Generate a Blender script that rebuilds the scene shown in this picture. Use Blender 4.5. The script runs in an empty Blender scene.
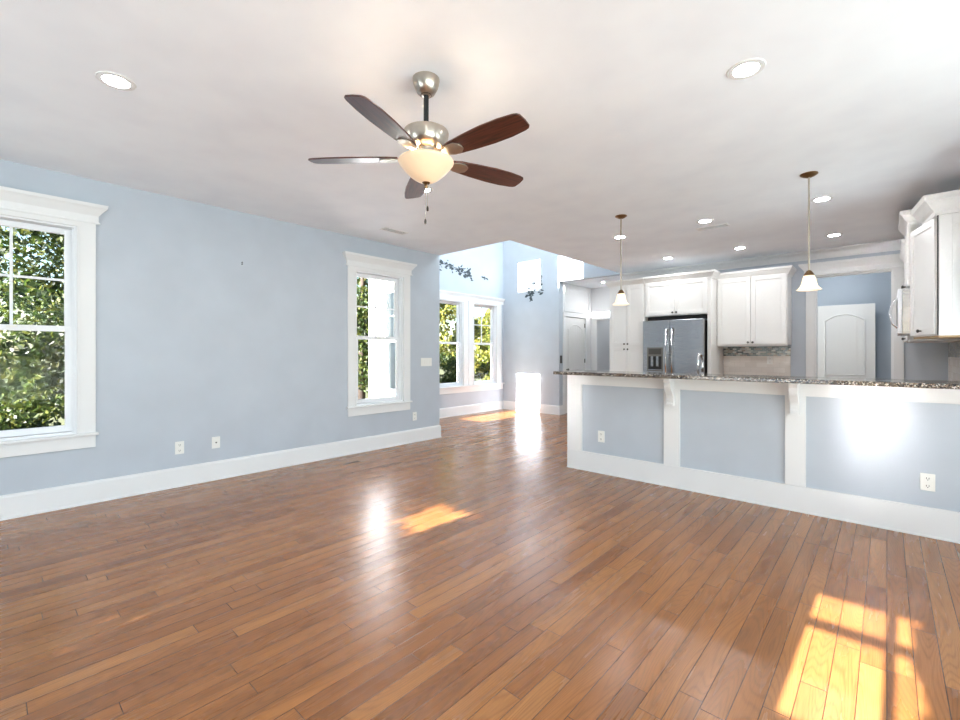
import bpy, bmesh, math, random
from mathutils import Vector, Matrix
import numpy as np

S = bpy.context.scene
COL = S.collection
PI = math.pi
R = math.radians

# ------------------------------------------------------------------ camera, sky, sun, exposure
CAM_H, CEIL = 1.272, 2.743
cam_d = bpy.data.cameras.new('camera')
cam = bpy.data.objects.new('camera', cam_d); COL.objects.link(cam)
cam.location = (0, 0, CAM_H)
cam.rotation_euler = (R(90), 0, R(42.12))
cam_d.sensor_width = 36.0
cam_d.lens = 450 / 960 * 36.0
cam_d.shift_y = -(353 - 360) / 960 * -1.0
cam_d.clip_start = 0.02
S.camera = cam

S.view_settings.view_transform = 'Standard'
S.view_settings.look = 'None'
S.view_settings.gamma = 1.0
S.view_settings.use_curve_mapping = False
S.view_settings.exposure = 0.27
S.cycles.blur_glossy = 0.25
S.cycles.sample_clamp_indirect = 0.0   # keep the sun's bounce off the varnished floor

w = bpy.data.worlds.new('sky'); S.world = w
w.use_nodes = True
nt = w.node_tree
sky = nt.nodes.new('ShaderNodeTexSky')
sky.sky_type = 'NISHITA'; sky.sun_disc = False
sky.sun_elevation = R(22.6); sky.sun_rotation = R(180)
bg = nt.nodes['Background']
nt.links.new(sky.outputs['Color'], bg.inputs['Color'])
bg.inputs['Strength'].default_value = 0.42

SUN_TAN = 0.416
sd = bpy.data.lights.new('sun', 'SUN'); sun = bpy.data.objects.new('sun', sd); COL.objects.link(sun)
sd.energy = 47.0; sd.angle = R(0.3); sd.color = (1.0, 0.92, 0.93)
sun.location = (0, -20, 12)
sun.rotation_euler = Vector((0.02, 1.0, -SUN_TAN)).to_track_quat('-Z', 'Y').to_euler()

def area_fill(name, loc, rot, sx, sy, power, col=(0.84, 0.93, 1.0)):
    d = bpy.data.lights.new(name, 'AREA'); d.shape = 'RECTANGLE'; d.size = sx; d.size_y = sy
    d.energy = power; d.color = col
    o = bpy.data.objects.new(name, d); COL.objects.link(o); o.location = loc; o.rotation_euler = rot
    return o
# added area fill outside the made-up windows right of the camera
area_fill('side_window_fill', (1.95, 0.9, 1.35), (0, R(90 + 15), 0), 2.0, 5.4, 100)
# added upward fill brightening the ceiling; no patio stands there
area_fill('side_upward_fill', (4.6, 0.9, -0.2), (0, R(90 + 50), 0), 4.0, 9.0, 860, (0.90, 0.96, 1.0))
area_fill('back_wall_fill', (-2.0, -2.85, 1.35), (R(90 + 42), 0, 0), 2.4, 2.0, 115)  # added fill behind the back wall, lifts the bar panels
# added fill behind a made-up east window, brightening the tall room
area_fill('tall_room_fill', (-3.25, 6.3, 4.2), (0, R(84), 0), 1.4, 2.2, 135)
area_fill('kitchen_ceiling_fill', (0.80, 4.96, 1.55), (0, R(90 + 35), 0), 0.9, 0.7, 9)  # added fill, tilted up to brighten the kitchen ceiling
area_fill('beyond_opening_fill', (-2.05, 8.65, 1.55), (0, R(-90), 0), 1.2, 0.6, 20, (1.0, 0.97, 0.93))  # added fill for the door and wall past the cased opening

CAN_STRENGTH = 195.0

# ------------------------------------------------------------------ materials
def srgb(r, g, b):
    f = lambda c: (c/255)/12.92 if c/255 <= 0.04045 else (((c/255)+0.055)/1.055)**2.4
    return (f(r), f(g), f(b), 1.0)

def mat(name, col, rough=0.5, metal=0.0, bump=0.0, bscale=60.0, coat=0.0, spec=0.5, vary=0.03, vscale=3.0):
    m = bpy.data.materials.new(name); m.use_nodes = True
    n = m.node_tree; b = n.nodes['Principled BSDF']
    b.inputs['Roughness'].default_value = rough
    b.inputs['Metallic'].default_value = metal
    b.inputs['Coat Weight'].default_value = coat
    b.inputs['Specular IOR Level'].default_value = spec
    tc = n.nodes.new('ShaderNodeTexCoord')
    nz = n.nodes.new('ShaderNodeTexNoise'); nz.inputs['Scale'].default_value = vscale
    n.links.new(tc.outputs['Object'], nz.inputs['Vector'])
    rp = n.nodes.new('ShaderNodeValToRGB')
    rp.color_ramp.elements[0].position = 0.3; rp.color_ramp.elements[1].position = 0.7
    c0 = [max(0, c*(1-vary)) for c in col[:3]] + [1]; c1 = [min(1, c*(1+vary)) for c in col[:3]] + [1]
    rp.color_ramp.elements[0].color = c0; rp.color_ramp.elements[1].color = c1
    n.links.new(nz.outputs['Fac'], rp.inputs['Fac']); n.links.new(rp.outputs['Color'], b.inputs['Base Color'])
    if bump:
        n2 = n.nodes.new('ShaderNodeTexNoise'); n2.inputs['Scale'].default_value = bscale
        n2.inputs['Detail'].default_value = 4
        n.links.new(tc.outputs['Object'], n2.inputs['Vector'])
        bp = n.nodes.new('ShaderNodeBump'); bp.inputs['Strength'].default_value = bump; bp.inputs['Distance'].default_value = 0.002
        n.links.new(n2.outputs['Fac'], bp.inputs['Height']); n.links.new(bp.outputs['Normal'], b.inputs['Normal'])
    return m

def emit(name, col, strength):
    m = bpy.data.materials.new(name); m.use_nodes = True
    n = m.node_tree; n.nodes.remove(n.nodes['Principled BSDF'])
    e = n.nodes.new('ShaderNodeEmission'); e.inputs['Color'].default_value = (*col[:3], 1); e.inputs['Strength'].default_value = strength
    n.links.new(e.outputs[0], n.nodes['Material Output'].inputs['Surface'])
    return m

M = {}
M['blue'] = mat('blue wall paint', srgb(187, 195, 204), 0.55, bump=0.08, bscale=220, spec=0.3)
M['ceil'] = mat('ceiling paint', srgb(243, 247, 253), 0.8, bump=0.08, bscale=180, spec=0.2)
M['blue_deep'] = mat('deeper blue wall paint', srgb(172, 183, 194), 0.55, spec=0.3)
M['white'] = mat('white trim paint', srgb(230, 231, 231), 0.55, spec=0.08, vary=0.01)
M['cab'] = mat('white cabinet paint', srgb(234, 233, 230), 0.32, spec=0.4, vary=0.01)
M['vinyl'] = mat('white window vinyl', srgb(236, 238, 241), 0.55, spec=0.06, vary=0.01)
M['door'] = mat('white door paint', srgb(228, 228, 226), 0.4, vary=0.01)
M['plastic'] = mat('white plastic', srgb(235, 235, 230), 0.3, vary=0.01)
M['dark'] = mat('dark gap', srgb(30, 30, 32), 0.6)
M['slot'] = mat('socket slots', srgb(120, 118, 112), 0.5)
M['nickel'] = mat('brushed nickel', srgb(190, 182, 170), 0.28, 1.0, vary=0.06, vscale=20)
M['bronze'] = mat('aged bronze', srgb(140, 112, 80), 0.3, 1.0, vary=0.1)
M['pewter'] = mat('dark pewter', srgb(95, 92, 88), 0.35, 1.0)
M['blackmetal'] = mat('black metal rod', srgb(24, 24, 24), 0.4)
M['chrome'] = mat('chrome', srgb(225, 225, 225), 0.08, 1.0, vary=0.01)
M['plywood'] = mat('cabinet underside wood', srgb(190, 160, 120), 0.6, vary=0.08, vscale=12)
M['marking'] = mat('leaf decal dark', srgb(62, 72, 78), 0.6, vary=0.3, vscale=20)
M['siding'] = mat('white siding', srgb(228, 232, 236), 0.6)
M['bark'] = mat('bark', srgb(62, 52, 44), 0.9, bump=0.6, bscale=30, vary=0.25, vscale=9)
M['roof'] = mat('roof shingle', srgb(70, 68, 66), 0.9, vary=0.2, vscale=15)
M['tilebeige'] = None

def nodes_mat(name):
    m = bpy.data.materials.new(name); m.use_nodes = True
    n = m.node_tree
    return m, n, n.nodes['Principled BSDF'], n.nodes.new('ShaderNodeTexCoord')

def math_node(n, op, a, b=None):
    k = n.nodes.new('ShaderNodeMath'); k.operation = op
    for i, v in enumerate((a, b)):
        if v is None: continue
        if isinstance(v, (int, float)): k.inputs[i].default_value = v
        else: n.links.new(v, k.inputs[i])
    return k.outputs[0]

def floor_material():
    m, n, b, tc = nodes_mat('oak plank floor')
    L = n.links
    sep = n.nodes.new('ShaderNodeSeparateXYZ'); L.new(tc.outputs['Object'], sep.inputs[0])
    PW = 0.083
    u = math_node(n, 'DIVIDE', sep.outputs['X'], PW)
    row = math_node(n, 'FLOOR', u)
    fu = math_node(n, 'SUBTRACT', u, row)
    wn = n.nodes.new('ShaderNodeTexWhiteNoise'); wn.noise_dimensions = '1D'; L.new(row, wn.inputs['W'])
    ln = math_node(n, 'ADD', math_node(n, 'MULTIPLY', wn.outputs['Value'], 0.55), 0.75)
    v0 = math_node(n, 'DIVIDE', sep.outputs['Y'], ln)
    v = math_node(n, 'ADD', v0, math_node(n, 'MULTIPLY', wn.outputs['Value'], 37.3))
    brd = math_node(n, 'FLOOR', v)
    fv = math_node(n, 'SUBTRACT', v, brd)
    cmb = n.nodes.new('ShaderNodeCombineXYZ'); L.new(row, cmb.inputs[0]); L.new(brd, cmb.inputs[1])
    wn2 = n.nodes.new('ShaderNodeTexWhiteNoise'); wn2.noise_dimensions = '2D'; L.new(cmb.outputs[0], wn2.inputs['Vector'])
    # seams
    du = math_node(n, 'MULTIPLY', math_node(n, 'MINIMUM', fu, math_node(n, 'SUBTRACT', 1.0, fu)), PW)
    dv = math_node(n, 'MULTIPLY', math_node(n, 'MINIMUM', fv, math_node(n, 'SUBTRACT', 1.0, fv)), ln)
    dmin = math_node(n, 'MINIMUM', du, dv)
    seam = n.nodes.new('ShaderNodeMapRange'); L.new(dmin, seam.inputs['Value'])
    seam.inputs['From Min'].default_value = 0.0006; seam.inputs['From Max'].default_value = 0.0022
    # grain coordinates, shifted per board
    off = n.nodes.new('ShaderNodeVectorMath'); off.operation = 'MULTIPLY_ADD'
    L.new(wn2.outputs['Color'], off.inputs[0]); off.inputs[1].default_value = (17, 31, 5)
    sc = n.nodes.new('ShaderNodeVectorMath'); sc.operation = 'MULTIPLY'; L.new(tc.outputs['Object'], sc.inputs[0])
    sc.inputs[1].default_value = (1.0, 0.085, 1.0)
    L.new(sc.outputs[0], off.inputs[2])
    # cathedral figure: rings of a stretched noise field
    n1 = n.nodes.new('ShaderNodeTexNoise'); n1.inputs['Scale'].default_value = 7; n1.inputs['Detail'].default_value = 1.5; n1.inputs['Roughness'].default_value = 0.4
    L.new(off.outputs[0], n1.inputs['Vector'])
    rings = math_node(n, 'SINE', math_node(n, 'MULTIPLY', n1.outputs['Fac'], 260.0))
    rings = math_node(n, 'ADD', math_node(n, 'MULTIPLY', rings, 0.5), 0.5)
    rings = math_node(n, 'POWER', rings, 3.0)
    # fine pores
    sc2 = n.nodes.new('ShaderNodeVectorMath'); sc2.operation = 'MULTIPLY'; L.new(off.outputs[0], sc2.inputs[0]); sc2.inputs[1].default_value = (1, 0.35, 1)
    n2 = n.nodes.new('ShaderNodeTexNoise'); n2.inputs['Scale'].default_value = 320; n2.inputs['Detail'].default_value = 3
    L.new(sc2.outputs[0], n2.inputs['Vector'])
    n3 = n.nodes.new('ShaderNodeTexNoise'); n3.inputs['Scale'].default_value = 14; n3.inputs['Detail'].default_value = 4
    L.new(off.outputs[0], n3.inputs['Vector'])
    tone = n.nodes.new('ShaderNodeValToRGB'); L.new(wn2.outputs['Value'], tone.inputs['Fac'])
    cr = tone.color_ramp
    cr.elements[0].position = 0.0; cr.elements[0].color = srgb(144, 90, 46)
    cr.elements[1].position = 1.0; cr.elements[1].color = srgb(170, 114, 63)
    e = cr.elements.new(0.35); e.color = srgb(155, 99, 52)
    e = cr.elements.new(0.7); e.color = srgb(162, 105, 56)
    g = math_node(n, 'ADD', math_node(n, 'MULTIPLY', rings, 0.20), math_node(n, 'MULTIPLY', math_node(n, 'SUBTRACT', n2.outputs['Fac'], 0.35), 0.55))
    g = math_node(n, 'ADD', g, math_node(n, 'MULTIPLY', math_node(n, 'SUBTRACT', n3.outputs['Fac'], 0.5), 0.7))
    g = math_node(n, 'SUBTRACT', 1.07, g)
    mul = n.nodes.new('ShaderNodeVectorMath'); mul.operation = 'SCALE'; L.new(tone.outputs['Color'], mul.inputs[0]); L.new(g, mul.inputs['Scale'])
    mx = n.nodes.new('ShaderNodeMix'); mx.data_type = 'RGBA'; L.new(seam.outputs[0], mx.inputs['Factor'])
    mx.inputs[6].default_value = srgb(58, 34, 20); L.new(mul.outputs[0], mx.inputs[7])
    L.new(mx.outputs[2], b.inputs['Base Color'])
    rr = n.nodes.new('ShaderNodeMapRange'); L.new(n3.outputs['Fac'], rr.inputs['Value'])
    rr.inputs['To Min'].default_value = 0.23; rr.inputs['To Max'].default_value = 0.31
    L.new(rr.outputs[0], b.inputs['Roughness'])
    b.inputs['Specular IOR Level'].default_value = 0.5
    b.inputs['Coat Weight'].default_value = 0.2; b.inputs['Coat Roughness'].default_value = 0.24
    hb = math_node(n, 'SUBTRACT', seam.outputs[0], math_node(n, 'MULTIPLY', rings, 0.12))
    bp = n.nodes.new('ShaderNodeBump'); bp.inputs['Strength'].default_value = 0.25; bp.inputs['Distance'].default_value = 0.0015
    L.new(hb, bp.inputs['Height']); L.new(bp.outputs['Normal'], b.inputs['Normal'])
    return m
M['floor'] = floor_material()

def glass_material():
    m = bpy.data.materials.new('window glass'); m.use_nodes = True
    n = m.node_tree; n.nodes.remove(n.nodes['Principled BSDF'])
    t = n.nodes.new('ShaderNodeBsdfTransparent'); t.inputs[0].default_value = (0.96, 0.98, 0.97, 1)
    g = n.nodes.new('ShaderNodeBsdfGlossy'); g.inputs['Roughness'].default_value = 0.02
    fr = n.nodes.new('ShaderNodeFresnel'); fr.inputs['IOR'].default_value = 1.12
    x = n.nodes.new('ShaderNodeMixShader')
    n.links.new(fr.outputs[0], x.inputs[0]); n.links.new(t.outputs[0], x.inputs[1]); n.links.new(g.outputs[0], x.inputs[2])
    n.links.new(x.outputs[0], n.nodes['Material Output'].inputs['Surface'])
    return m
M['glass'] = glass_material()

def granite_material():
    m, n, b, tc = nodes_mat('speckled granite')
    v = n.nodes.new('ShaderNodeTexVoronoi'); v.inputs['Scale'].default_value = 140; n.links.new(tc.outputs['Object'], v.inputs['Vector'])
    w_ = n.nodes.new('ShaderNodeTexWhiteNoise'); w_.noise_dimensions = '3D'; n.links.new(v.outputs['Color'], w_.inputs['Vector'])
    rp = n.nodes.new('ShaderNodeValToRGB'); rp.color_ramp.interpolation = 'CONSTANT'
    cols = [(0, (26, 24, 24)), (0.30, (78, 68, 60)), (0.52, (126, 112, 98)), (0.70, (160, 150, 140)), (0.82, (92, 88, 86)), (0.93, (196, 190, 182))]
    rp.color_ramp.elements[0].color = srgb(*cols[0][1]); rp.color_ramp.elements[1].position = cols[1][0]; rp.color_ramp.elements[1].color = srgb(*cols[1][1])
    for p, c in cols[2:]:
        e = rp.color_ramp.elements.new(p); e.color = srgb(*c)
    n.links.new(w_.outputs['Value'], rp.inputs['Fac']); n.links.new(rp.outputs['Color'], b.inputs['Base Color'])
    b.inputs['Roughness'].default_value = 0.12
    return m
M['granite'] = granite_material()

def tile_material(name, bw, bh, cols, mortar, msize, axis):
    m, n, b, tc = nodes_mat(name)
    sep = n.nodes.new('ShaderNodeSeparateXYZ'); n.links.new(tc.outputs['Object'], sep.inputs[0])
    cmb = n.nodes.new('ShaderNodeCombineXYZ'); n.links.new(sep.outputs[axis], cmb.inputs[0]); n.links.new(sep.outputs['Z'], cmb.inputs[1])
    u = math_node(n, 'DIVIDE', sep.outputs[axis], bw)
    vv = math_node(n, 'DIVIDE', sep.outputs['Z'], bh); row = math_node(n, 'FLOOR', vv); fv = math_node(n, 'SUBTRACT', vv, row)
    u = math_node(n, 'ADD', u, math_node(n, 'MULTIPLY', math_node(n, 'MODULO', math_node(n, 'ABSOLUTE', row), 2.0), 0.5))
    cu = math_node(n, 'FLOOR', u); fu = math_node(n, 'SUBTRACT', u, cu)
    c2 = n.nodes.new('ShaderNodeCombineXYZ'); n.links.new(cu, c2.inputs[0]); n.links.new(row, c2.inputs[1])
    wn = n.nodes.new('ShaderNodeTexWhiteNoise'); wn.noise_dimensions = '2D'; n.links.new(c2.outputs[0], wn.inputs['Vector'])
    rp = n.nodes.new('ShaderNodeValToRGB'); rp.color_ramp.interpolation = 'CONSTANT'
    rp.color_ramp.elements[0].color = srgb(*cols[0]); rp.color_ramp.elements[1].position = 1/len(cols); rp.color_ramp.elements[1].color = srgb(*cols[1])
    for i, c in enumerate(cols[2:]):
        e = rp.color_ramp.elements.new((i+2)/len(cols)); e.color = srgb(*c)
    n.links.new(wn.outputs['Value'], rp.inputs['Fac'])
    du = math_node(n, 'MULTIPLY', math_node(n, 'MINIMUM', fu, math_node(n, 'SUBTRACT', 1.0, fu)), bw)
    dv = math_node(n, 'MULTIPLY', math_node(n, 'MINIMUM', fv, math_node(n, 'SUBTRACT', 1.0, fv)), bh)
    s = math_node(n, 'GREATER_THAN', math_node(n, 'MINIMUM', du, dv), msize)
    mx = n.nodes.new('ShaderNodeMix'); mx.data_type = 'RGBA'; n.links.new(s, mx.inputs['Factor'])
    mx.inputs[6].default_value = srgb(*mortar); n.links.new(rp.outputs['Color'], mx.inputs[7])
    n.links.new(mx.outputs[2], b.inputs['Base Color']); b.inputs['Roughness'].default_value = 0.2
    return m
MOS = [(84, 100, 100), (128, 142, 140), (60, 72, 74), (176, 182, 174), (150, 140, 126), (98, 116, 112), (205, 204, 196)]
M['mosaic_x'] = tile_material('mosaic tile band', 0.05, 0.024, MOS, (190, 186, 178), 0.0012, 'X')
M['mosaic_y'] = tile_material('mosaic tile band side', 0.05, 0.024, MOS, (190, 186, 178), 0.0012, 'Y')
BG = [(222, 214, 206), (227, 220, 212), (218, 210, 201)]
M['subway_x'] = tile_material('beige tile', 0.15, 0.075, BG, (196, 189, 178), 0.001, 'X')
M['subway_y'] = tile_material('beige tile side', 0.15, 0.075, BG, (196, 189, 178), 0.001, 'Y')

def steel_material():
    m, n, b, tc = nodes_mat('stainless steel')
    mp = n.nodes.new('ShaderNodeMapping'); mp.inputs['Scale'].default_value = (1, 1, 240); n.links.new(tc.outputs['Object'], mp.inputs['Vector'])
    nz = n.nodes.new('ShaderNodeTexNoise'); nz.inputs['Scale'].default_value = 8; n.links.new(mp.outputs[0], nz.inputs['Vector'])
    b.inputs['Base Color'].default_value = srgb(168, 172, 177); b.inputs['Metallic'].default_value = 1.0
    r = n.nodes.new('ShaderNodeMapRange'); n.links.new(nz.outputs['Fac'], r.inputs['Value']); r.inputs['To Min'].default_value = 0.25; r.inputs['To Max'].default_value = 0.30
    n.links.new(r.outputs[0], b.inputs['Roughness'])
    return m
M['steel'] = steel_material()

def blade_material():
    m, n, b, tc = nodes_mat('dark walnut fan blade')
    mp = n.nodes.new('ShaderNodeMapping'); mp.inputs['Scale'].default_value = (3, 45, 3); n.links.new(tc.outputs['Object'], mp.inputs['Vector'])
    nz = n.nodes.new('ShaderNodeTexNoise'); nz.inputs['Scale'].default_value = 2; nz.inputs['Detail'].default_value = 5; n.links.new(mp.outputs[0], nz.inputs['Vector'])
    rp = n.nodes.new('ShaderNodeValToRGB'); rp.color_ramp.elements[0].position = 0.35; rp.color_ramp.elements[1].position = 0.65
    rp.color_ramp.elements[0].color = srgb(44, 22, 18); rp.color_ramp.elements[1].color = srgb(92, 46, 36)
    n.links.new(nz.outputs['Fac'], rp.inputs['Fac']); n.links.new(rp.outputs['Color'], b.inputs['Base Color'])
    b.inputs['Roughness'].default_value = 0.28; b.inputs['Coat Weight'].default_value = 0.4; b.inputs['Coat Roughness'].default_value = 0.12
    return m
M['blade'] = blade_material()

def shade_material(name, col, strength):
    # frosted glass of a lamp that is switched on: it glows
    m, n, b, tc = nodes_mat(name)
    b.inputs['Base Color'].default_value = (*col[:3], 1); b.inputs['Roughness'].default_value = 0.35
    nz = n.nodes.new('ShaderNodeTexNoise'); nz.inputs['Scale'].default_value = 14; nz.inputs['Detail'].default_value = 3
    n.links.new(tc.outputs['Object'], nz.inputs['Vector'])
    r = n.nodes.new('ShaderNodeMapRange'); n.links.new(nz.outputs['Fac'], r.inputs['Value'])
    r.inputs['To Min'].default_value = strength*0.75; r.inputs['To Max'].default_value = strength*1.25
    n.links.new(r.outputs[0], b.inputs['Emission Strength'])
    b.inputs['Emission Color'].default_value = (*col[:3], 1)
    b.inputs['Transmission Weight'].default_value = 0.0
    return m
M['bowl'] = shade_material('alabaster bowl glass', (0.80, 0.60, 0.40), 0.30)
M['pend_shade'] = shade_material('frosted pendant glass', (0.9, 0.74, 0.56), 0.75)
M['can'] = emit('lit downlight lens', (0.96, 0.98, 1.0), CAN_STRENGTH)
M['bulb_small'] = emit('lit pendant bulb', (1.0, 0.84, 0.62), 14.0)
M['bulb'] = emit('lit bulb', (1.0, 0.87, 0.70), 140.0)

def leaf_material(name, cols):
    m, n, b, tc = nodes_mat(name)
    nz = n.nodes.new('ShaderNodeTexWhiteNoise'); nz.noise_dimensions = '3D'
    q = n.nodes.new('ShaderNodeVectorMath'); q.operation = 'SNAP'; q.inputs[1].default_value = (0.12, 0.12, 0.12)
    n.links.new(tc.outputs['Object'], q.inputs[0]); n.links.new(q.outputs[0], nz.inputs['Vector'])
    rp = n.nodes.new('ShaderNodeValToRGB')
    rp.color_ramp.elements[0].color = srgb(*cols[0]); rp.color_ramp.elements[1].color = srgb(*cols[-1])
    for i, c in enumerate(cols[1:-1]):
        e = rp.color_ramp.elements.new((i+1)/(len(cols)-1)); e.color = srgb(*c)
    n.links.new(nz.outputs['Value'], rp.inputs['Fac']); n.links.new(rp.outputs['Color'], b.inputs['Base Color'])
    b.inputs['Roughness'].default_value = 0.5
    tr = n.nodes.new('ShaderNodeBsdfTranslucent'); n.links.new(rp.outputs['Color'], tr.inputs['Color'])
    mx = n.nodes.new('ShaderNodeMixShader'); mx.inputs[0].default_value = 0.35
    n.links.new(b.outputs[0], mx.inputs[1]); n.links.new(tr.outputs[0], mx.inputs[2])
    n.links.new(mx.outputs[0], n.nodes['Material Output'].inputs['Surface'])
    return m
M['leaf_green'] = leaf_material('green leaves', [(22, 38, 15), (42, 60, 23), (66, 84, 33), (102, 104, 46)])
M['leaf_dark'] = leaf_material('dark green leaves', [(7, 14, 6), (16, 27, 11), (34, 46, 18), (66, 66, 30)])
M['leaf_yellow'] = leaf_material('yellow green leaves', [(50, 66, 24), (84, 96, 34), (112, 114, 42), (146, 136, 62)])
M['ground'] = mat('lawn and leaf litter', srgb(78, 82, 48), 0.95, vary=0.3, vscale=2.0)

# ------------------------------------------------------------------ mesh helpers
def BM(): return bmesh.new()

def box(bm, x0, x1, y0, y1, z0, z1):
    v = [bm.verts.new((x, y, z)) for z in (z0, z1) for y in (y0, y1) for x in (x0, x1)]
    for f in ((0, 2, 3, 1), (4, 5, 7, 6), (0, 1, 5, 4), (2, 6, 7, 3), (0, 4, 6, 2), (1, 3, 7, 5)):
        bm.faces.new([v[i] for i in f])
    return bm

def prism(bm, poly, axis, a, b):
    """poly: 2D points; extruded along axis from a to b. axis x: (y,z); y: (x,z); z: (x,y)"""
    def P(p, t):
        return {'x': (t, p[0], p[1]), 'y': (p[0], t, p[1]), 'z': (p[0], p[1], t)}[axis]
    A = [bm.verts.new(P(p, a)) for p in poly]; B = [bm.verts.new(P(p, b)) for p in poly]
    n = len(poly)
    bm.faces.new(A); bm.faces.new(B[::-1])
    for i in range(n):
        bm.faces.new((A[i], B[i], B[(i+1) % n], A[(i+1) % n]))
    return bm

def lathe(bm, prof, n=32, c=(0, 0), cap=True):
    """prof: (r, z) list"""
    rings = []
    for r, z in prof:
        if r < 1e-6: rings.append([bm.verts.new((c[0], c[1], z))])
        else: rings.append([bm.verts.new((c[0]+r*math.cos(2*PI*i/n), c[1]+r*math.sin(2*PI*i/n), z)) for i in range(n)])
    for A, B in zip(rings, rings[1:]):
        for i in range(n):
            j = (i+1) % n
            if len(A) == 1 and len(B) == 1: continue
            if len(A) == 1: bm.faces.new((A[0], B[i], B[j]))
            elif len(B) == 1: bm.faces.new((A[i], B[0], A[j]))
            else: bm.faces.new((A[i], B[i], B[j], A[j]))
    if cap:
        for K in (rings[0], rings[-1]):
            if len(K) > 1: bm.faces.new(K)
    return bm

def tube(bm, pts, r, n=10):
    pts = [Vector(p) for p in pts]; rings = []
    up = Vector((0, 0, 1))
    for i, p in enumerate(pts):
        d = (pts[min(i+1, len(pts)-1)] - pts[max(i-1, 0)]).normalized()
        a = d.cross(up)
        if a.length < 1e-3: a = d.cross(Vector((0, 1, 0)))
        a.normalize(); b = d.cross(a).normalized()
        rr = r[i] if isinstance(r, (list, tuple)) else r
        rings.append([bm.verts.new(p + a*rr*math.cos(2*PI*k/n) + b*rr*math.sin(2*PI*k/n)) for k in range(n)])
        up = b if abs(d.z) > 0.9 else Vector((0, 0, 1))
    for A, B in zip(rings, rings[1:]):
        # match nearest start vertex to avoid twists
        s = min(range(n), key=lambda k: (B[k].co - A[0].co).length)
        B2 = B[s:] + B[:s]
        if (B2[1].co - A[1].co).length > (B2[-1].co - A[1].co).length: B2 = [B2[0]] + B2[1:][::-1]
        for k in range(n):
            bm.faces.new((A[k], B2[k], B2[(k+1) % n], A[(k+1) % n]))
        B[:] = B2
    bm.faces.new(rings[0]); bm.faces.new(rings[-1])
    return bm

def sweep(bm, prof, path, side=1):
    """prof (out, z) closed polygon, path XY points; out is to the right of travel (side=1)."""
    P = [Vector((p[0], p[1])) for p in path]; rings = []
    for i, p in enumerate(P):
        d0 = (P[i]-P[i-1]).normalized() if i else None
        d1 = (P[i+1]-P[i]).normalized() if i < len(P)-1 else None
        if d0 is None: d0 = d1
        if d1 is None: d1 = d0
        n0 = Vector((d0.y, -d0.x))*side; n1 = Vector((d1.y, -d1.x))*side
        mt = (n0+n1).normalized(); k = 1/max(0.3, mt.dot(n0))
        rings.append([bm.verts.new((p.x+mt.x*k*o, p.y+mt.y*k*o, z)) for o, z in prof])
    n = len(prof)
    for A, B in zip(rings, rings[1:]):
        for k in range(n):
            bm.faces.new((A[k], B[k], B[(k+1) % n], A[(k+1) % n]))
    bm.faces.new(rings[0]); bm.faces.new(rings[-1][::-1])
    return bm

def obj(name, bm, m, parent=None, bevel=0.0, smooth=False, seg=2):
    bmesh.ops.recalc_face_normals(bm, faces=bm.faces[:])
    me = bpy.data.meshes.new(name); bm.to_mesh(me); bm.free()
    me.materials.append(M[m] if isinstance(m, str) else m)
    o = bpy.data.objects.new(name, me); COL.objects.link(o)
    if parent is not None: o.parent = parent
    if smooth:
        for p in me.polygons: p.use_smooth = True
        if smooth != 'all':
            try: me.set_sharp_from_angle(angle=R(40))
            except Exception: pass
    if bevel:
        md = o.modifiers.new('bevel', 'BEVEL'); md.width = bevel; md.segments = seg; md.limit_method = 'ANGLE'; md.angle_limit = R(50)
    return o

def tag(o, label, cat, group=None, kind=None):
    o['label'] = label; o['category'] = cat
    if group: o['group'] = group
    if kind: o['kind'] = kind
    return o

def empty(name, loc=(0, 0, 0), rz=0.0):
    o = bpy.data.objects.new(name, None); COL.objects.link(o)
    o.location = loc; o.rotation_euler = (0, 0, rz); o.empty_display_size = 0.1
    return o

def thing(name, label, cat, loc=(0, 0, 0), rz=0.0, group=None, kind=None):
    return tag(empty(name, loc, rz), label, cat, group, kind)

def dup(src, loc, rz=None, label=None):
    def cp(o, par):
        c = o.copy(); COL.objects.link(c); c.parent = par
        for ch in list(o.children): cp(ch, c)
        return c
    r = cp(src, None); r.location = loc
    if rz is not None: r.rotation_euler = (0, 0, rz)
    if label: r['label'] = label
    return r

def struct(name, bm, m, label, cat, **k):
    return tag(obj(name, bm, m, **k), label, cat, kind='structure')

def wall_boxes(bm, axis, a0, a1, t0, t1, z0, z1, holes=()):
    """a wall running along axis ('x' or 'y') from a0 to a1, thickness t0..t1, with rectangular holes (a,b,zlo,zhi)"""
    cuts = sorted({a0, a1, *[c for h in holes for c in h[:2]]})
    for c0, c1 in zip(cuts, cuts[1:]):
        hs = sorted([h for h in holes if h[0] <= c0+1e-6 and h[1] >= c1-1e-6], key=lambda h: h[2])
        z = z0
        spans = []
        for h in hs:
            if h[2] > z+1e-6: spans.append((z, h[2]))
            z = h[3]
        if z < z1-1e-6: spans.append((z, z1))
        for s0, s1 in spans:
            if axis == 'x': box(bm, c0, c1, t0, t1, s0, s1)
            else: box(bm, t0, t1, c0, c1, s0, s1)
    return bm

# ------------------------------------------------------------------ room shell
XL, XB, XK = -5.0, -6.48, -3.65          # living left wall, tall-room window wall, kitchen ceiling edge
YE, YF, YK = 4.62, 7.96, 8.05            # end of the living wall, far wall, kitchen back wall
XR, XRL, YB = 0.57, 1.60, -2.40          # kitchen right wall, living right wall, back wall
T = 0.15
PF = 4.39                                # peninsula front

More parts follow.
